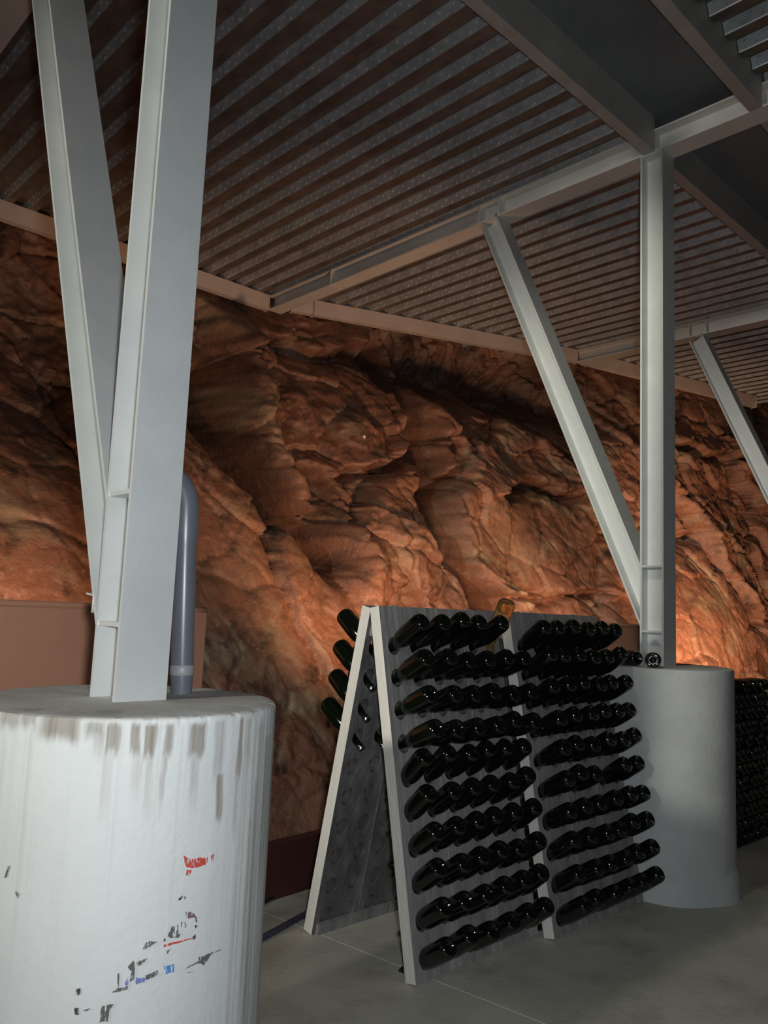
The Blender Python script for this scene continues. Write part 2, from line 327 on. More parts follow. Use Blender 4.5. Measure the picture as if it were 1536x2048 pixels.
# ------------------------------------------------------------------ ceiling: ribbed zinc deck sheets, flat soffit strip
PITCH = 0.1753; RIB_D = 0.058
ceil = bpy.data.objects.new('ceiling', None); COL.objects.link(ceil); structure(ceil); ceil['label'] = 'ribbed zinc deck ceiling on steel beams'
PROF = [(0.0, 0.0), (0.056, 0.0), (0.074, RIB_D), (0.150, RIB_D)]       # then back to (PITCH, 0)
def deck_sheet(x0, n, y0, y1, bumps):
    P = [(i * PITCH + px, pz) for i in range(n) for px, pz in PROF] + [(n * PITCH, 0.0)]
    V = []; 
    for y in (y0, y1):
        V += [(x0 + a, y, DECK_Z + b) for a, b in P]
        V += [(x0 + a, y, DECK_Z + b + 0.0025) for a, b in P]
    k = len(P); Fc = []
    for i in range(k - 1):
        Fc += [(i, i + 1, 2 * k + i + 1, 2 * k + i), (k + i, 3 * k + i, 3 * k + i + 1, k + i + 1), (i, k + i, k + i + 1, i + 1), (2 * k + i, 2 * k + i + 1, 3 * k + i + 1, 3 * k + i)]
    dm = mesh('deck_sheet', V, Fc, [DECK, DECK_SHADE])
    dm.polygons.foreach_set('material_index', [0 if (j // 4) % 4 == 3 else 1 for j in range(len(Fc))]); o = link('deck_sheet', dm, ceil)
    if bumps:
        # pressed dimples in two staggered rows on the rib side that faces the camera's end of the hall
        B = MB(); ax, az = PITCH - 0.150, -RIB_D; L = math.hypot(ax, az); ux, uz = ax / L, az / L; nx_, nz_ = uz, -ux
        if nx_ > 0: nx_, nz_ = -nx_, -nz_
        for i in range(n):
            for row, off in ((0.27, 0.0), (0.73, 0.05)):
                cx, cz = x0 + i * PITCH + 0.150 + ax * row, DECK_Z + RIB_D + az * row
                y = y0 + 0.03 + off
                while y < min(y1, bumps) - 0.02:
                    h = 0.0085
                    base = [(cx + ux * a, y + b, cz + uz * a) for a, b in ((-h, 0), (-h * .5, h * 1.3), (h * .5, h * 1.3), (h, 0), (h * .5, -h * 1.3), (-h * .5, -h * 1.3))]
                    top = [(cx + ux * a + nx_ * 0.0055, y + b, cz + uz * a + nz_ * 0.0055) for a, b in ((-h * .4, 0), (h * .2, h * .5), (h * .2, -h * .5))]
                    B.add(base + top, [(6, 7, 8), (0, 1, 6), (1, 7, 6), (1, 2, 7), (2, 3, 7), (3, 8, 7), (3, 4, 8), (4, 5, 8), (5, 6, 8), (5, 0, 6)])
                    y += 0.1
        d = B.build('dimple', DECK, o, smooth=False); d['kind'] = 'stuff'
    return o
x = 4.2535 - 0.150 - 38 * PITCH
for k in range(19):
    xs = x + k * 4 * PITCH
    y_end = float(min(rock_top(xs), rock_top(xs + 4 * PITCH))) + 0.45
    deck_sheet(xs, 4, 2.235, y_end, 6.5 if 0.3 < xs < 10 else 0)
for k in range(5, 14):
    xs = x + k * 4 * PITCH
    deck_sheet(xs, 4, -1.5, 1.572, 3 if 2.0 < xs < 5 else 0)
sf = MB().box(-2.5, 13, 1.59, 2.26, BEAM_Z + 0.2215, BEAM_Z + 0.25)
sf.build('soffit_panel', SOFFIT, ceil)

# ------------------------------------------------------------------ steel frame
TF, TW = 0.012, 0.008
def stiff_pair(parent, x, y, z, zdir, m, half=(1, -1), name='stiffener', sec=W, t=0.012, ylen=None):
    for s in half:
        b = MB(); xa, xb = (TW / 2, sec / 2 - 0.002) if s > 0 else (-sec / 2 + 0.002, -TW / 2)
        b.box(x + xa, x + xb, y - sec / 2 + TF, y + sec / 2 - TF, z - t / 2, z + t / 2); b.build(name, m, parent)
def column(p, label, z1s, z0=PLINTH_Z):
    t = thing('steel_column', label, 'column', (p[0], p[1], z0), 'steel columns on concrete plinths')
    MB().section((0, 0, 0), (0, 0, BEAM_Z - z0 - 0.012), (0, 1, 0), W, W, TW, TF).build('shaft', STEEL, t)
    MB().box(-W / 2, W / 2, -W / 2, W / 2, BEAM_Z - z0 - 0.012, BEAM_Z - z0).build('cap_plate', STEEL, t)
    for z in z1s: stiff_pair(t, 0, 0, z - z0, 0, STEEL)
    return t
column(COL1, 'nearest grey steel column, on the stained white plinth', (1.673, 1.327))
column(COL2, 'middle grey steel column, on the plain grey plinth behind the racks', (1.709, 1.342), PLINTH2_Z)
def brace(p, lo, hi, label):
    # lo, hi: (y, z) of the rock-side flange at foot and head
    t = thing('steel_brace', label, 'brace', (p[0], lo[0], lo[1]), 'slanted steel braces')
    d = np.array((0, hi[0] - lo[0], hi[1] - lo[1]), float); L = np.linalg.norm(d); d /= L
    nrm = np.array((0, -d[2], d[1]))              # toward the column
    dep = 0.145
    a = nrm * dep / 2; b = d * L + nrm * dep / 2
    MB().section(a + d * 0.33, b + d * 0.04, nrm, W, dep, TW, TF).build('shaft', STEEL, t)
    # the mitred foot: both flanges run down until they meet the column flange
    yc = p[1] + W / 2 - lo[0]
    f = MB()
    def cut(off, z_end_at_y):
        o = nrm * off; s = (z_end_at_y - o[1]) / d[1]; return o + d * s
    p0, p1 = cut(0, yc), cut(TF, yc); e0 = d * 0.33; e1 = e0 + nrm * TF
    for x0, x1, qs in ((-W / 2, W / 2, [p0, p1, e1, e0]),
                       (-TW / 2, TW / 2, [p1, cut(dep - TF, yc), d * 0.33 + nrm * (dep - TF), e1]),
                       (-W / 2, W / 2, [cut(dep - TF, yc), cut(dep, yc), d * 0.33 + nrm * dep, d * 0.33 + nrm * (dep - TF)])):
        if (qs[1] - qs[2]).dot(d) > 0 or (qs[0] - qs[3]).dot(d) > 0: continue
        f.prism([(q[1], q[2]) for q in qs], (x0, 0, 0), (x1, 0, 0), (0, 1, 0), (0, 0, 1))
    f.build('mitred_foot', STEEL, t)
    return t
brace(COL1, (2.099, 1.346), (3.330, 4.16), 'nearest slanted steel brace, rising left from the stained white plinth column')
brace(COL2, (2.317, 1.403), (3.539, 4.157), 'middle slanted steel brace, rising from the grey plinth column to the beam')
brace(COL3, (2.300, 1.39), (3.486, 4.136), 'farthest slanted steel brace, cut off by the right picture edge')
t = column(COL3, 'farthest grey steel column, beyond the right picture edge', (1.70, 1.34), PLINTH2_Z)

def cross_beam(x, y0, y1, label, plates, mname=STEEL_A):
    t = thing('steel_beam', label, 'beam', (x, y0, BEAM_Z), 'cross beams of the roof')
    MB().section((0, 0, W / 2), (0, y1 - y0, W / 2), (0, 0, 1), W, W, TW, TF).build('shaft', mname, t)
    for y in plates:
        for s in (-1, 1):
            xa, xb = (TW / 2, W / 2 + 0.004) if s > 0 else (-W / 2 - 0.004, -TW / 2)
            MB().box(xa, xb, y - y0 - 0.006, y - y0 + 0.006, TF - 0.014, W - TF).build('stiffener', mname, t)
    return t
cross_beam(1.085, 2.31, 6.20, 'nearest cross beam, its underside showing in the top left corner', (3.4,), EDGE_B)
A2 = cross_beam(COL2[0], -1.0, 6.17, 'long cross beam over the middle column, with an orange-lit underside', (3.395, 3.575, 5.25))
cross_beam(COL3[0], -1.0, 4.80, 'farthest cross beam, over the brace at the right edge', (3.33, 3.50))
def long_beam(y, x0, x1, label):
    # channel, its back toward the near side of the hall
    t = thing('steel_beam', label, 'beam', (x0, y, BEAM_Z), 'long beams under the ceiling deck'); h = 0.221; m = MB()
    for q in ([(0, 0), (0.009, 0), (0.009, h), (0, h)], [(0.009, 0), (0.068, 0), (0.068, 0.011), (0.009, 0.011)], [(0.009, h - 0.011), (0.068, h - 0.011), (0.068, h), (0.009, h)]):
        m.prism(q, (0, 0, 0), (x1 - x0, 0, 0), (0, 1, 0), (0, 0, 1))
    m.build('channel', STEEL_B, t)
    return t
long_beam(2.207, -2.5, COL2[0] - W / 2 - 0.002, 'brown-grey long beam running from the middle column head to the top edge')
long_beam(2.207, COL2[0] + W / 2 + 0.002, COL3[0] - W / 2 - 0.002, 'brown-grey long beam right of the middle column head')
long_beam(1.578, -2.5, COL2[0] - W / 2 - 0.002, 'dark long beam crossing the top right corner beyond the dark soffit')
long_beam(1.578, COL2[0] + W / 2 + 0.002, COL3[0] - W / 2 - 0.002, 'dark long beam past the right end of the cross beam')
def edge_beam(a, b, label):
    t = thing('edge_beam', label, 'beam', (a[0], a[1], BEAM_Z), 'edge beams along the top of the rock')
    d = np.array((b[0] - a[0], b[1] - a[1], 0.0)); n = np.array((-d[1], d[0], 0)) / np.linalg.norm(d)
    # channel with its back to the hall
    for q in ([(0, 0), (0.008, 0), (0.008, W), (0, W)], [(0.008, 0), (0.065, 0), (0.065, 0.01), (0.008, 0.01)], [(0.008, W - 0.01), (0.065, W - 0.01), (0.065, W), (0.008, W)]):
        o = MB().prism(q, (0, 0, 0), d, n, (0, 0, 1))
        if q[0] == (0, 0): m = o
        else: m.add(o.V, o.F)
    m.build('channel', EDGE_B, t)
    u = d / np.linalg.norm(d)
    for e in (u * 0.0, d - u * 0.012): 
        MB().prism([(-0.006, -0.008), (0.075, -0.008), (0.075, W), (-0.006, W)], e, e + u * 0.012, n, (0, 0, 1)).build('end_plate', EDGE_B, t)
edge_beam((-2.5, 6.29), (4.243, 6.155), 'pinkish edge beam on the rock, left of the cross beam end')
edge_beam((4.60, 5.915), (7.41, 4.77), 'pinkish edge beam on the rock between the two cross beam ends')
edge_beam((4.39, 6.0), (4.595, 5.918), 'short pinkish stub of edge beam beside the cross beam end')
edge_beam((7.57, 4.72), (10.4, 4.01), 'farthest edge beam on the rock, seen behind the middle column')

# small bent plate at the foot of the near brace
bp = MB().prism([(0, 0), (0.006, 0.004), (0.006, 0.05), (-0.042, 0.055), (-0.042, 0.05), (0, 0.046)], (0, 0, 0), (0.05, 0, 0), (0, -1, 0), (0, 0, 1))
o = bp.build('bent_bracket', STEEL, None, loc=(COL1[0] - W / 2 - 0.001, 2.118, 1.352))
tag(o, 'small bent steel bracket on the foot of the nearest brace', 'bracket')

# ------------------------------------------------------------------ plinths
STAINS = [(-160.45, -151.13, 1.1041, 1.1416, 0.8), (-151.13, -145.33, 1.1037, 1.1453, 0.8), (-144.42, -130.74, 1.0885, 1.1386, 1), (-129.2, -123.44, 1.0931, 1.1215, 0.8), (-126.07, -122.88, 1.0715, 1.1021, 0.6), (-122.46, -118.01, 1.0607, 1.12, 1), (-122.71, -119.86, 0.9459, 1.0607, 0.25), (-114.81, -111.58, 1.0579, 1.1199, 1), (-113.79, -110.56, 0.9787, 1.0579, 0.3), (-110.58, -106.94, 1.0526, 1.1172, 1), (-109.53, -106.89, 0.9333, 1.0526, 0.35), (-104.58, -101.13, 1.0507, 1.1161, 0.9), (-104.54, -103.18, 0.9398, 1.0513, 0.6), (-100.15, -99.22, 1.0902, 1.1221, 0.4), (-96.1, -89.49, 1.0482, 1.1152, 1), (-94.98, -91.52, 0.9549, 1.0488, 0.45), (-91.13, -89.11, 1.0814, 1.1164, 0.6), (-85.78, -81.7, 0.9972, 1.1181, 0.55), (-83.87, -80.62, 0.8983, 0.9972, 0.9), (-83.58, -80.77, 1.0433, 1.1196, 0.4), (-75.14, -72.87, 0.9778, 1.1174, 0.9), (-74.85, -73.16, 0.8541, 0.98, 0.6), (-71.06, -67.12, 1.012, 1.1142, 0.5), (-62.31, -58.68, 0.3628, 1.0954, 0.35), (-65.84, -63.27, 0.4698, 0.8718, 0.3), (-63.08, -60.53, 0.3915, 0.9663, 0.5), (-55.83, -48.77, 0.7214, 1.0577, 0.5), (-72.07, -70.87, 0.5961, 0.7496, 0.2)]
MARKS = [('red', [(-95.13, 0.8358), (-93.16, 0.8249), (-88.89, 0.8234), (-86.81, 0.8186), (-86.64, 0.8049), (-88.66, 0.8041), (-91.79, 0.8046), (-94.09, 0.8094)]), ('red', [(-84.55, 0.8236), (-83.26, 0.8254), (-83.45, 0.8052), (-84.38, 0.8098)]), ('red', [(-86.41, 0.8204), (-85.8, 0.8219), (-85.76, 0.8083), (-86.26, 0.8078)]), ('red', [(-93.64, 0.8023), (-91.75, 0.8012), (-92.35, 0.7875), (-94.07, 0.7917)]), ('red', [(-99.68, 0.6546), (-89.67, 0.6569), (-89.61, 0.652), (-96.6, 0.6516), (-99.52, 0.6491)]), ('black', [(-96.04, 0.7415), (-94.7, 0.7504), (-94.28, 0.7459), (-95.13, 0.7404)]), ('black', [(-94.09, 0.7457), (-93.01, 0.7476), (-93.82, 0.7377)]), ('black', [(-89.53, 0.6946), (-88.55, 0.6942), (-88.61, 0.6833), (-89.04, 0.6861)]), ('black', [(-89.36, 0.68), (-88.34, 0.6774), (-88.85, 0.6705)]), ('black', [(-89.69, 0.6587), (-88.53, 0.6601), (-88.61, 0.6504), (-89.39, 0.6495)]), ('black', [(-94.22, 0.6936), (-93.85, 0.6931), (-93.91, 0.6824), (-94.3, 0.684)]), ('black', [(-93.29, 0.6924), (-92.3, 0.6866), (-92.4, 0.6791), (-92.9, 0.681)]), ('purple', [(-93.36, 0.7142), (-90.28, 0.7088), (-88.57, 0.6964), (-92.25, 0.6985)]), ('grey', [(-98.56, 0.6702), (-97.38, 0.6891), (-96.49, 0.688), (-95.86, 0.6635), (-97.45, 0.6645)]), ('grey', [(-95.64, 0.6912), (-95.09, 0.6905), (-95.18, 0.6669), (-95.73, 0.6676)]), ('grey', [(-99.9, 0.6676), (-99.39, 0.6681), (-99.14, 0.6614), (-99.76, 0.6611)]), ('grey', [(-95.75, 0.6698), (-94.31, 0.67), (-94.59, 0.6628), (-95.86, 0.6635)]), ('grey', [(-98.76, 0.6428), (-96.69, 0.6436), (-98.49, 0.6339)]), ('grey', [(-106.5, 0.6537), (-105.49, 0.6643), (-103.89, 0.6669), (-101.53, 0.6632), (-104.1, 0.6565), (-105.67, 0.6519)]), ('grey', [(-110.55, 0.621), (-108.95, 0.632), (-108.42, 0.6274), (-108.2, 0.5939), (-109.58, 0.5911), (-109.35, 0.6116)]), ('grey', [(-107.94, 0.6269), (-104.66, 0.6344), (-105.38, 0.6264), (-107.23, 0.62)]), ('grey', [(-114.48, 0.573), (-113.34, 0.581), (-109.96, 0.5832), (-110.02, 0.575)]), ('grey', [(-113.35, 0.6087), (-112.91, 0.6105), (-112.69, 0.5856), (-113.04, 0.5817)]), ('grey', [(-105.07, 0.5989), (-100.88, 0.6053), (-100.77, 0.5957), (-104.32, 0.5896)]), ('grey', [(-92.13, 0.5923), (-89.75, 0.599), (-86.62, 0.601), (-87.11, 0.6085), (-80.95, 0.609), (-82.42, 0.6019), (-84.8, 0.5866), (-86.13, 0.5947), (-88.55, 0.5958)]), ('grey', [(-80.72, 0.6085), (-76.68, 0.6081), (-77.37, 0.6051), (-80.24, 0.6064)]), ('grey', [(-90.72, 0.5845), (-88.0, 0.5829), (-90.32, 0.582)]), ('blue', [(-99.18, 0.6104), (-95.59, 0.6095), (-95.52, 0.5945), (-98.52, 0.5915)]), ('violet', [(-111.0, 0.5924), (-109.86, 0.6017), (-110.14, 0.5854), (-110.75, 0.5839)]), ('violet', [(-107.93, 0.5978), (-106.8, 0.5966), (-104.68, 0.5932), (-104.92, 0.5862), (-107.61, 0.584)]), ('black', [(-125.29, 0.5856), (-124.09, 0.5874), (-123.66, 0.5772), (-124.8, 0.5714)]), ('black', [(-125.13, 0.5492), (-123.91, 0.5489), (-123.86, 0.5348), (-124.98, 0.5371)]), ('grey', [(-151.36, 0.7929), (-150.59, 0.8168), (-149.73, 0.8218), (-150.14, 0.8003)]), ('grey', [(-147.14, 0.7733), (-145.39, 0.7662), (-145.75, 0.7568)]), ('grey', [(-117.25, 0.55), (-113.61, 0.5515), (-114.73, 0.5421), (-115.05, 0.518), (-117.48, 0.5177)]), ('grey', [(-120.23, 0.5455), (-122.0, 0.5414), (-122.95, 0.5446)])]
def white_plinth():
    NA, NZ_ = 640, 170
    a = np.linspace(0, 2 * np.pi, NA, endpoint=False); zz = np.concatenate([np.linspace(0, PLINTH_Z - 0.012, NZ_), PLINTH_Z + np.array([-0.008, -0.004, -0.0015])])
    A_, Z_ = np.meshgrid(a, zz); X_ = np.cos(A_); Y_ = np.sin(A_)
    rad = 0.388 + 0.0006 * fbm(A_ * 6, Z_ * 5, 3, 3); rad[-1] -= 0.006; rad[-2] -= 0.003; rad[-3] -= 0.001
    chip = np.clip(fbm(np.cos(a) * 9, np.sin(a) * 9, 77, 4) - 0.12, 0, 1)
    for k in (-1, -2, -3, -4): rad[k] -= 0.009 * chip
    Zs = Z_.copy(); Zs[-1] -= 0.01 * chip; Zs[-2] -= 0.006 * chip
    rows = [np.stack([rad * X_, rad * Y_, Zs], -1).reshape(-1, 3)]
    rr = [0.365, 0.33, 0.27, 0.2, 0.12, 0.05]
    for r in rr: rows.append(np.stack([r * np.cos(a), r * np.sin(a), PLINTH_Z + 0.002 * fbm(r * np.cos(a) * 8, r * np.sin(a) * 8, 5, 3)], -1))
    V = np.concatenate(rows + [np.array([[0, 0, PLINTH_Z]])]); nr = len(zz) + len(rr)
    Fc = []
    for i in range(nr - 1):
        for k in range(NA): Fc.append((i * NA + k, i * NA + (k + 1) % NA, (i + 1) * NA + (k + 1) % NA, (i + 1) * NA + k))
    c = len(V) - 1
    for k in range(NA): Fc.append(((nr - 1) * NA + k, (nr - 1) * NA + (k + 1) % NA, c))
    me = mesh('body', V, Fc, PLINTH_W, True, 35)
    deg = np.degrees(np.arctan2(V[:, 1], V[:, 0])); z = V[:, 2]
    side = np.hypot(V[:, 0], V[:, 1]) > 0.37
    st = np.zeros((len(V), 4), np.float32); st[:, 3] = 1
    wob = 1.2 * fbm(deg * 0.8, z * 9, 9, 3); wz = 0.02 * fbm(deg * 0.9, z * 3, 19, 4)
    fine = np.clip(0.78 + 0.7 * fbm(deg * 1.6, z * 3.5, 29, 3), 0, 1)
    for a0, a1, z0, z1, s in STAINS:
        h = (a1 - a0) / 2; m_ = (a0 + a1) / 2
        fa = np.clip((h * 1.25 - np.abs(deg + wob * 0.9 - m_)) / max(0.6, h * 0.6), 0, 1); fa = fa * fa * (3 - 2 * fa)
        soft = 0.022 if s > 0.7 else 0.07
        fz = np.clip((z + wz - z0) / soft + 0.5, 0, 1) * np.clip((z1 + 0.004 - z - wz * 0.3) / 0.010 + 0.5, 0, 1)
        st[:, 0] = np.maximum(st[:, 0], s * fa * fz * (np.maximum(fine, 0.8) if s >= 0.8 else fine) * side)
    run = np.clip(fbm(deg * 0.55, z * 0.6, 39, 4) - 0.2, 0, 1) * 0.9
    st[:, 0] = np.maximum(st[:, 0], side * np.clip(run, 0, 0.35) * np.clip((z - 0.55) / 0.5, 0, 1))
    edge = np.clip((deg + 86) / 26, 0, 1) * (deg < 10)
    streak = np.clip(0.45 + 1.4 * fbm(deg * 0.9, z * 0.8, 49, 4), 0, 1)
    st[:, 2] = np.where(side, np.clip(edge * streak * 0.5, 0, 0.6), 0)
    top = ~side; g = np.clip(0.55 + 0.9 * fbm(V[:, 0] * 9, V[:, 1] * 9, 59, 5), 0, 1)
    st[:, 1] = np.where(top, g, np.where(z > PLINTH_Z - 0.006, 0.35 * g, 0))
    st[:, 2] = np.where(top, np.clip(fbm(V[:, 0] * 14, V[:, 1] * 14, 69, 4) - 0.1, 0, 0.6), st[:, 2])
    at = me.color_attributes.new('stain', 'FLOAT_COLOR', 'POINT'); at.data.foreach_set('color', st.ravel())
    return me
t = thing('concrete_plinth', 'round white-painted concrete plinth with drip stains and paint marks in front', 'plinth', (*COL1, 0), 'round concrete plinths')
link('body', white_plinth(), t)
for cname, poly in MARKS:
    n = len(poly); cx = sum(p[0] for p in poly) / n; cz = sum(p[1] for p in poly) / n
    # ragged outline: every side gets two jittered points
    pts = []
    for i in range(n):
        (a0, z0), (a1, z1) = poly[i], poly[(i + 1) % n]
        for f in (0, 0.34, 0.67): pts.append((a0 + (a1 - a0) * f + rng.uniform(-.18, .18), z0 + (z1 - z0) * f + rng.uniform(-.0012, .0012)))
    def on(a, z, r=0.3905): a = math.radians(a); return (r * math.cos(a), r * math.sin(a), z)
    V = [on(cx, cz)] + [on(*q) for q in pts]; k = len(pts)
    link('paint_mark', mesh('paint_mark', V, [(0, 1 + i, 1 + (i + 1) % k) for i in range(k)], MARK[cname]), t)

def grey_plinth(p, label):
    t = thing('concrete_plinth', label, 'plinth', (*p, 0), 'round concrete plinths')
    NA = 96; prof = [(0.425, 0.0), (0.42, 0.05), (0.408, 0.11), (0.3965, 0.125), (0.3955, 0.4), (0.396, 0.8), (0.396, PLINTH2_Z - 0.01), (0.393, PLINTH2_Z - 0.003), (0.386, PLINTH2_Z), (0.2, PLINTH2_Z), (0.0, PLINTH2_Z)]
    V = []; Fc = []
    for r, z in prof[:-1]:
        for k in range(NA):
            a = 2 * math.pi * k / NA; w_ = 0.012 * math.sin(3 * a + 1) + 0.008 * math.sin(7 * a) if z < 0.12 else 0
            V.append(((r + w_ * (0.12 - z) / 0.12) * math.cos(a), (r + w_ * (0.12 - z) / 0.12) * math.sin(a), z + (0.02 * math.sin(5 * a + 2) if z in (0.11, 0.125) else 0)))
    for i in range(len(prof) - 2):
        for k in range(NA): Fc.append((i * NA + k, i * NA + (k + 1) % NA, (i + 1) * NA + (k + 1) % NA, (i + 1) * NA + k))
    V.append((0, 0, PLINTH2_Z)); c = len(V) - 1; i = len(prof) - 2
    for k in range(NA): Fc.append((i * NA + k, i * NA + (k + 1) % NA, c))
    link('body', mesh('body', V, Fc, CONC, True, 40), t)
grey_plinth(COL2, 'plain grey round concrete plinth right behind the riddling racks')
grey_plinth(COL3, 'farthest round concrete plinth, beyond the right picture edge')

# ------------------------------------------------------------------ grey drain pipe beside the near column
t = thing('drain_pipe', 'grey plastic drain pipe standing beside the nearest column', 'pipe', (1.208, 2.070, PLINTH_Z))
LX, LY = -0.022, 0.010                             # the pipe leans a little toward the column
ln = lambda z: (LX * z / 0.54, LY * z / 0.54, z)
MB().tube([ln(0), ln(0.03), ln(0.05), ln(0.44)], [0.029, 0.031, 0.0325, 0.0325], 28).build('pipe', PVC, t, True, 40)
MB().tube([ln(0.052), ln(0.056), ln(0.078), ln(0.080)], [0.0325, 0.034, 0.034, 0.0325], 28).build('socket_ring', PVC_R, t, True, 40)
pts = [ln(0.42), ln(0.46), ln(0.53)] + [(LX - 0.09 * (1 - math.cos(a)) * 0.8, LY + 0.09 * (1 - math.cos(a)) * 0.6, 0.53 + 0.10 * math.sin(a)) for a in np.linspace(0.15, 1.25, 8)] + [(LX - 0.14, LY + 0.11, 0.70)]
MB().tube(pts, [0.0325, 0.037, 0.037] + [0.037] * 9, 28).build('elbow', PVC, t, True, 40)

# ------------------------------------------------------------------ brown screens and kerb at the foot of the rock
def screen(x0, x1, y, label, h=1.376):
    t = thing('brown_screen', label, 'screen', ((x0 + x1) / 2, y, 0), 'brown screens in front of the rock'); hw = (x1 - x0) / 2
    b = MB(); n = 24
    out = [(-hw + 2 * hw * i / n, -0.05 * math.sin(math.pi * i / n)) for i in range(n + 1)]
    P = out + [(px, py + 0.02) for px, py in reversed(out)]
    b.prism(P, (0, 0, 0), (0, 0, h - 0.012), (1, 0, 0), (0, 1, 0)); b.build('sheet', BROWN, t)
    r = MB().tube([(px, py + 0.01, h - 0.012) for px, py in out], 0.014, 10); r.build('rolled_rim', BROWN, t, True)
screen(0.15, 1.74, 2.83, 'brown screen at the left edge behind the stained white plinth')
screen(4.60, 5.72, 2.86, 'brown screen behind the racks, left of the grey plinth column')
kb = MB(); k0, k1 = np.array((1.55, 3.17)), np.array((4.2, 3.355))
dd = (k1 - k0) / np.linalg.norm(k1 - k0); nn = np.array((-dd[1], dd[0]))
kb.prism([(0, 0), (0.06, 0), (0.06, 0.255), (0.05, 0.262), (0.01, 0.262), (0, 0.255)], (*k0, 0), (*k1, 0), (*nn, 0), (0, 0, 1))
o = kb.build('kerb_board', MAROON); tag(o, 'low dark maroon kerb board at the foot of the rock', 'kerb')

# ------------------------------------------------------------------ cables on the floor
def cable(name, pts, r, m, label):
    P = []; n = len(pts)
    for i in range(n - 1):
        a, b, c, d = (np.array(pts[max(0, min(n - 1, j))], float) for j in (i - 1, i, i + 1, i + 2))
        for s in np.linspace(0, 1, 8, endpoint=False):
            P.append(0.5 * (2 * b + (c - a) * s + (2 * a - 5 * b + 4 * c - d) * s * s + (3 * b - a - 3 * c + d) * s ** 3))
    P.append(np.array(pts[-1], float)); P = [(q[0], q[1], r) for q in P]
    tag(MB().tube(P, r, 8).build(name, m, None, True), label, 'cable')
cable('power_cable', [(1.7, 3.02), (2.1, 3.10), (2.479, 3.245), (2.751, 3.32), (3.2, 3.36)], 0.009, CABLE_K, 'thin black cable lying along the maroon kerb')
cable('garden_hose', [(1.55, 2.72), (1.9, 2.83), (2.126, 2.869), (2.4, 2.955), (2.8, 3.08), (3.4, 3.2)], 0.014, CABLE_B, 'dark blue hose on the floor beside the nearer rack')

# ------------------------------------------------------------------ bottles
def bottle_mesh(m, name):
    prof = [(0.0, 0.001), (0.0125, 0.0), (0.0135, 0.004), (0.0135, 0.012), (0.0145, 0.014), (0.0145, 0.024), (0.0135, 0.027), (0.0142, 0.05), (0.0165, 0.078), (0.0215, 0.104), (0.0295, 0.128), (0.0375, 0.150),
            (0.0425, 0.172), (0.0442, 0.192), (0.0442, 0.272), (0.0438, 0.281), (0.0422, 0.289), (0.0392, 0.295), (0.0352, 0.299), (0.0310, 0.300), (0.0270, 0.298), (0.022, 0.292), (0.012, 0.284), (0.0, 0.281)]
    prof = [(r * (0.93 if z > 0.06 else 1.0), z) for r, z in prof]
    n = 24; V = []; Fc = []; rings = []
    for r, z in prof:
        if r == 0: rings.append([len(V)]); V.append((0, 0, z)); continue
        rings.append(list(range(len(V), len(V) + n))); V += [(r * math.cos(2 * math.pi * k / n), r * math.sin(2 * math.pi * k / n), z) for k in range(n)]
    for a, b in zip(rings[:-1], rings[1:]):
        for k in range(n):
            k2 = (k + 1) % n
            if len(a) == 1: Fc.append((a[0], b[k2], b[k]))
            elif len(b) == 1: Fc.append((a[k], a[k2], b[0]))
            else: Fc.append((a[k], a[k2], b[k2], b[k]))
    return mesh(name, V, Fc, m, True, 55)
BOTTLE = bottle_mesh(GLASS, 'dark_bottle'); AMBER_B = bottle_mesh(AMBER, 'amber_bottle')
_c = MB()
_c.tube([(0, 0, -0.0045), (0, 0, -0.004), (0, 0, 0.002), (0, 0, 0.0045)], [0.012, 0.0148, 0.0152, 0.0168], 21)
CAPM = mesh('crown_cap', _c.V, _c.F, CAP, True, 40)
ORD = ['first', 'second', 'third', 'fourth', 'fifth', 'sixth', 'seventh', 'eighth', 'ninth', 'tenth']
def put_bottle(pos, d, label, group, me=BOTTLE, cap=False, name='wine_bottle'):
    o = link(name, me); q = Vector(d).to_track_quat('Z', 'Y'); o.rotation_mode = 'QUATERNION'; o.rotation_quaternion = q; o.location = pos
    tag(o, label, 'bottle', group)
    if cap:
        c = link('crown_cap', CAPM, o); c['label'] = 'shiny metal crown cap'
    return o

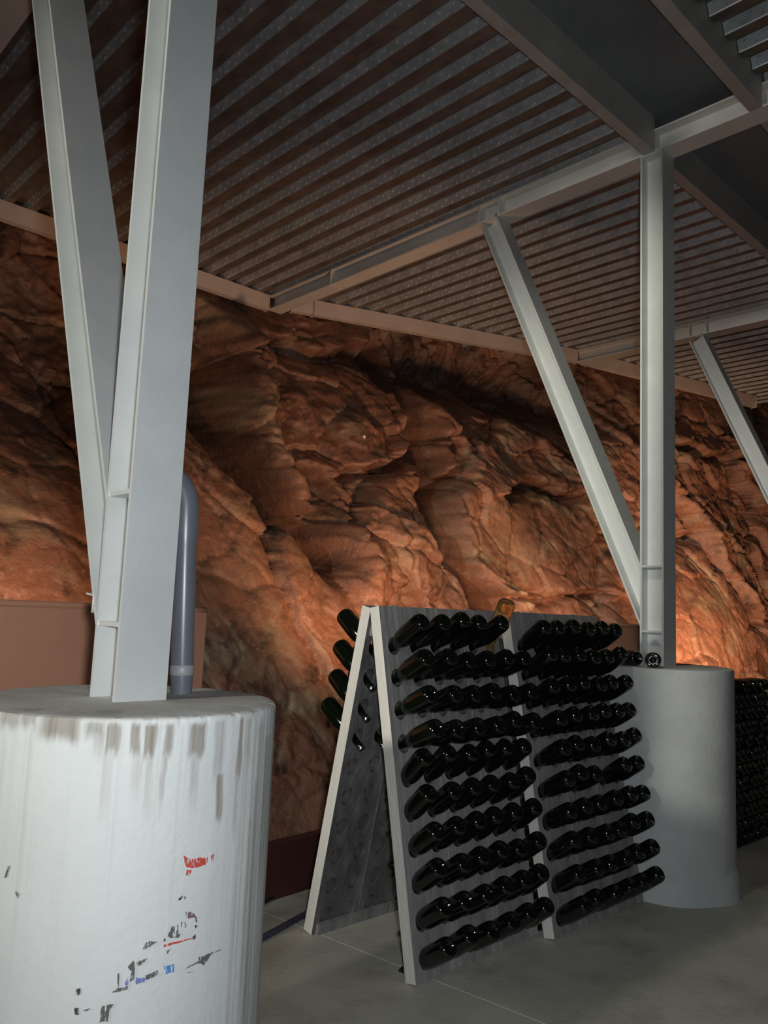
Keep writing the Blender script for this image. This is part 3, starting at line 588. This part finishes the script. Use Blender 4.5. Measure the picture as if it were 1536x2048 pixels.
# ------------------------------------------------------------------ riddling racks
TILT = math.radians(11.53); BW = 0.130; BT = 0.055; BL = 1.432; ROW0 = 1.262; RP = 0.1322
def plank_mesh(cols, width, seed):
    """board strip with a grid of round holes; x across, z up the board, y through it (0 = outer face, BT = inner face)"""
    V = []; Fc = []; Mi = []; n = 16; HR = 0.034
    def face(v, mi=0): Fc.append(v); Mi.append(mi)
    for c in range(cols):
        for r_ in range(10):
            cx, cz = c * BW + BW / 2, ROW0 - RP * r_; b = len(V)
            for y in (0.0, BT):
                for k in range(n):
                    a = math.pi / 4 + 2 * math.pi * k / n; ca, sa = math.cos(a), math.sin(a); s_ = 1 / max(abs(ca), abs(sa))
                    V.append((cx + ca * s_ * BW / 2, y, cz + sa * s_ * RP / 2))
                for k in range(n):
                    a = math.pi / 4 + 2 * math.pi * k / n; V.append((cx + HR * math.cos(a), y, cz + HR * 1.12 * math.sin(a)))
            for k in range(n):
                k2 = (k + 1) % n
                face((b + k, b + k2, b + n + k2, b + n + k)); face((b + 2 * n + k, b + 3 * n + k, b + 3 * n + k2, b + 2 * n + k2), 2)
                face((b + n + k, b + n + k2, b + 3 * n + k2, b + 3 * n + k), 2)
    z0, z1 = ROW0 - 9.5 * RP, ROW0 + 0.5 * RP; w_ = cols * BW; g = 0.0012
    def slab(za, zb):
        b = len(V); V.extend([(x_, y, z) for z in (za, zb) for y in (0, BT) for x_ in (0, w_)])
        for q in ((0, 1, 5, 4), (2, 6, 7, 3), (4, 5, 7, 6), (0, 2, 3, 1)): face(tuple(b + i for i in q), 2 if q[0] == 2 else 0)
    slab(0.0, z0); slab(z1, BL)
    b = len(V); V.extend([(x_, y, z) for z in (0, BL) for y in (0, BT) for x_ in (0, w_)])
    face((b, b + 4, b + 6, b + 2), 1); face((b + 1, b + 3, b + 7, b + 5), 1)
    V = [(v[0] * (w_ - g) / w_ + g / 2, v[1], v[2]) for v in V]
    me = mesh('plank', V, Fc, [WOOD, WOOD_E, WOOD_SHADE]); me.polygons.foreach_set('material_index', Mi)
    return me
PLANK = plank_mesh(2, 2 * BW, 1)
def board_matrix(x, y, side):
    """side +1: front board (outer face toward -Y, leaning to +Y); -1: rear board"""
    e = Vector((0, side * math.sin(TILT), math.cos(TILT))); inn = Vector((0, side * math.cos(TILT), -math.sin(TILT)))
    return Matrix(((1, 0, 0, x), (0, inn.y, e.y, y), (0, inn.z, e.z, 0.0), (0, 0, 0, 1)))
def rack(x, yf, label, spread=0.68):
    t = thing('riddling_rack', label, 'rack', (x, yf, 0), 'wooden riddling racks')
    for side, y in ((1, 0.0), (-1, spread)):
        M = board_matrix(0, y, side)
        for k in range(3):
            o = link('plank', PLANK, t); o.matrix_local = M @ Matrix.Translation((k * 2 * BW, 0, BT * 0 + (BT * math.sin(TILT)) / math.cos(TILT) * 1.0))
        # battens that tie the planks together on the inside
        for z in (0.03, 1.345):
            o = MB().box(0.02, 6 * BW - 0.02, BT, BT + 0.018, z - 0.02, z + 0.03).build('batten', WOOD, t); o.matrix_local = M
    yc = spread / 2; zt = BL * math.cos(TILT) + 0.005
    for hx in (0.12, 6 * BW - 0.16):
        h = MB().tube([(hx, yc, zt + 0.004), (hx + 0.04, yc, zt + 0.004)], 0.006, 8); h.box(hx, hx + 0.04, yc - 0.05, yc + 0.05, zt - 0.002, zt + 0.002)
        h.build('hinge', STEEL_B, t)
    return t
def hole(x, yf, side, col, row, spread=0.68):
    v = ROW0 - RP * row; y = yf + (0 if side > 0 else spread)
    lift = BT * math.tan(TILT)
    e = Vector((0, side * math.sin(TILT), math.cos(TILT)))
    return Vector((x + (col + 0.5) * BW, y, 0)) + e * (v + lift)
def fill(x, yf, which, plan, side=1, cap=False, skip=(), word='front'):
    """plan[row] = (reach beyond the board, angle above level)"""
    for r_ in range(10):
        if r_ not in plan: continue
        reach, ang, cols = plan[r_]
        for c in cols:
            if (r_, c) in skip: continue
            L = reach + rng.uniform(-0.008, 0.008); a = math.radians(ang + rng.uniform(-3.5, 3.5)); jx_ = rng.uniform(-0.05, 0.05)
            d = Vector((jx_, -side * math.cos(a), math.sin(a))).normalized()
            h = hole(x, yf, side, c, r_)
            put_bottle(h - d * (0.300 - L), d, f'dark bottle, {ORD[r_]} row from top, {ORD[c]} from left, {which}', f'bottles in {which}', cap=cap)
R1 = (2.340, 2.172); R2 = (3.128, 2.094)
rack(*R1, 'nearer weathered wooden riddling rack with its end toward the viewer')
rack(*R2, 'second weathered riddling rack, between the nearer rack and the grey plinth')
six = range(6)
P1 = {0: (0.205, 35, six), 1: (0.212, 27, six), 2: (0.212, 23, six), 3: (0.210, 25, six)}
for r_ in range(4, 10): P1[r_] = (0.152, 42 - (r_ - 4) * 1.0, six)
fill(*R1, 'nearer rack', P1, skip={(0, 5)})
P2 = {0: (0.185, 38, six), 1: (0.185, 37, six), 2: (0.18, 36, six), 3: (0.18, 32, six), 4: (0.18, 33, six), 5: (0.165, 34, six), 6: (0.165, 34, six), 7: (0.165, 34, six), 8: (0.165, 34, six), 9: (0.165, 36, six)}
fill(*R2, 'second rack', P2, skip={(5, 3)})
# rear board of the nearer rack: only the top four rows hold bottles
P1r = {0: (0.20, 40, range(5)), 1: (0.20, 34, range(5)), 2: (0.20, 36, range(5)), 3: (0.20, 34, range(5))}
fill(*R1, 'rear board of nearer rack', P1r, side=-1, cap=True)
# bottles stacked on laths at the right edge, bases toward the viewer
SX, SY, SP, SN = 5.30, 2.20, 0.0855, 7
NUM = ORD + ['eleventh', 'twelfth', 'thirteenth']
lay = 0.0
for k in range(12):
    c0 = 2 if k == 11 else 0
    if k % 2 == 0:
        for y_, w_ in ((0.012, 'front'), (0.15, 'back')):
            o = MB().box(SX - 0.05 + c0 * SP, SX + SN * SP - 0.03, SY + y_, SY + y_ + 0.03, lay, lay + 0.008).build('wooden_lath', LATH)
            tag(o, f'thin dark {w_} lath under the {NUM[k]} layer of the bottle stack at right', 'lath', 'laths in the bottle stack')
        lay += 0.008
    for c in range(c0, SN):
        put_bottle((SX + c * SP + (k % 2) * 0.004, SY + 0.300 + rng.uniform(-0.012, 0.012), lay + 0.0413), Vector((rng.uniform(-.02, .02), -1, 0)),
                   f'dark bottle base, {NUM[k]} layer from floor, {NUM[c]} from left, stack at right edge', 'bottles in the right-hand stack')
    lay += 0.0828
# clear amber bottle, standing steeper than the rest
h = hole(*R1, 1, 5, 0); a = math.radians(62); d = Vector((-0.10, -math.cos(a), math.sin(a))).normalized()
put_bottle(h - d * (0.300 - 0.245), d, 'clear amber glass bottle tilted at the top of the nearer rack', None, AMBER_B)
# two bottles lying on the grey plinth
put_bottle((4.115, 2.470, PLINTH2_Z + 0.0412), Vector((-0.10, -0.28, 0)), 'dark bottle lying on the grey plinth, the left of two', 'bottles lying on the grey plinth')
put_bottle((4.232, 2.205, PLINTH2_Z + 0.0412), Vector((-0.27, -0.13, 0)), 'dark bottle lying end-on against the middle column, the right of two', 'bottles lying on the grey plinth')

# white speck standing in for a bright reflection on the rock
qx, qz = 4.59, 2.9
V = [(0, -0.02, 0), (0.02, 0, 0.006), (0, 0, 0.022), (-0.018, 0, 0.004), (0.002, 0, -0.02), (0, 0.03, 0)]
o = link('glint_speck', mesh('glint_speck', V, [(0, 1, 2), (0, 2, 3), (0, 3, 4), (0, 4, 1), (5, 2, 1), (5, 3, 2), (5, 4, 3), (5, 1, 4)], SPECK), None, (qx, float(rock_y(np.array([qx]), np.array([qz]))[0]) - 0.008, qz))
tag(o, 'small white speck standing in for a glint on the red rock, left of centre', 'speck')
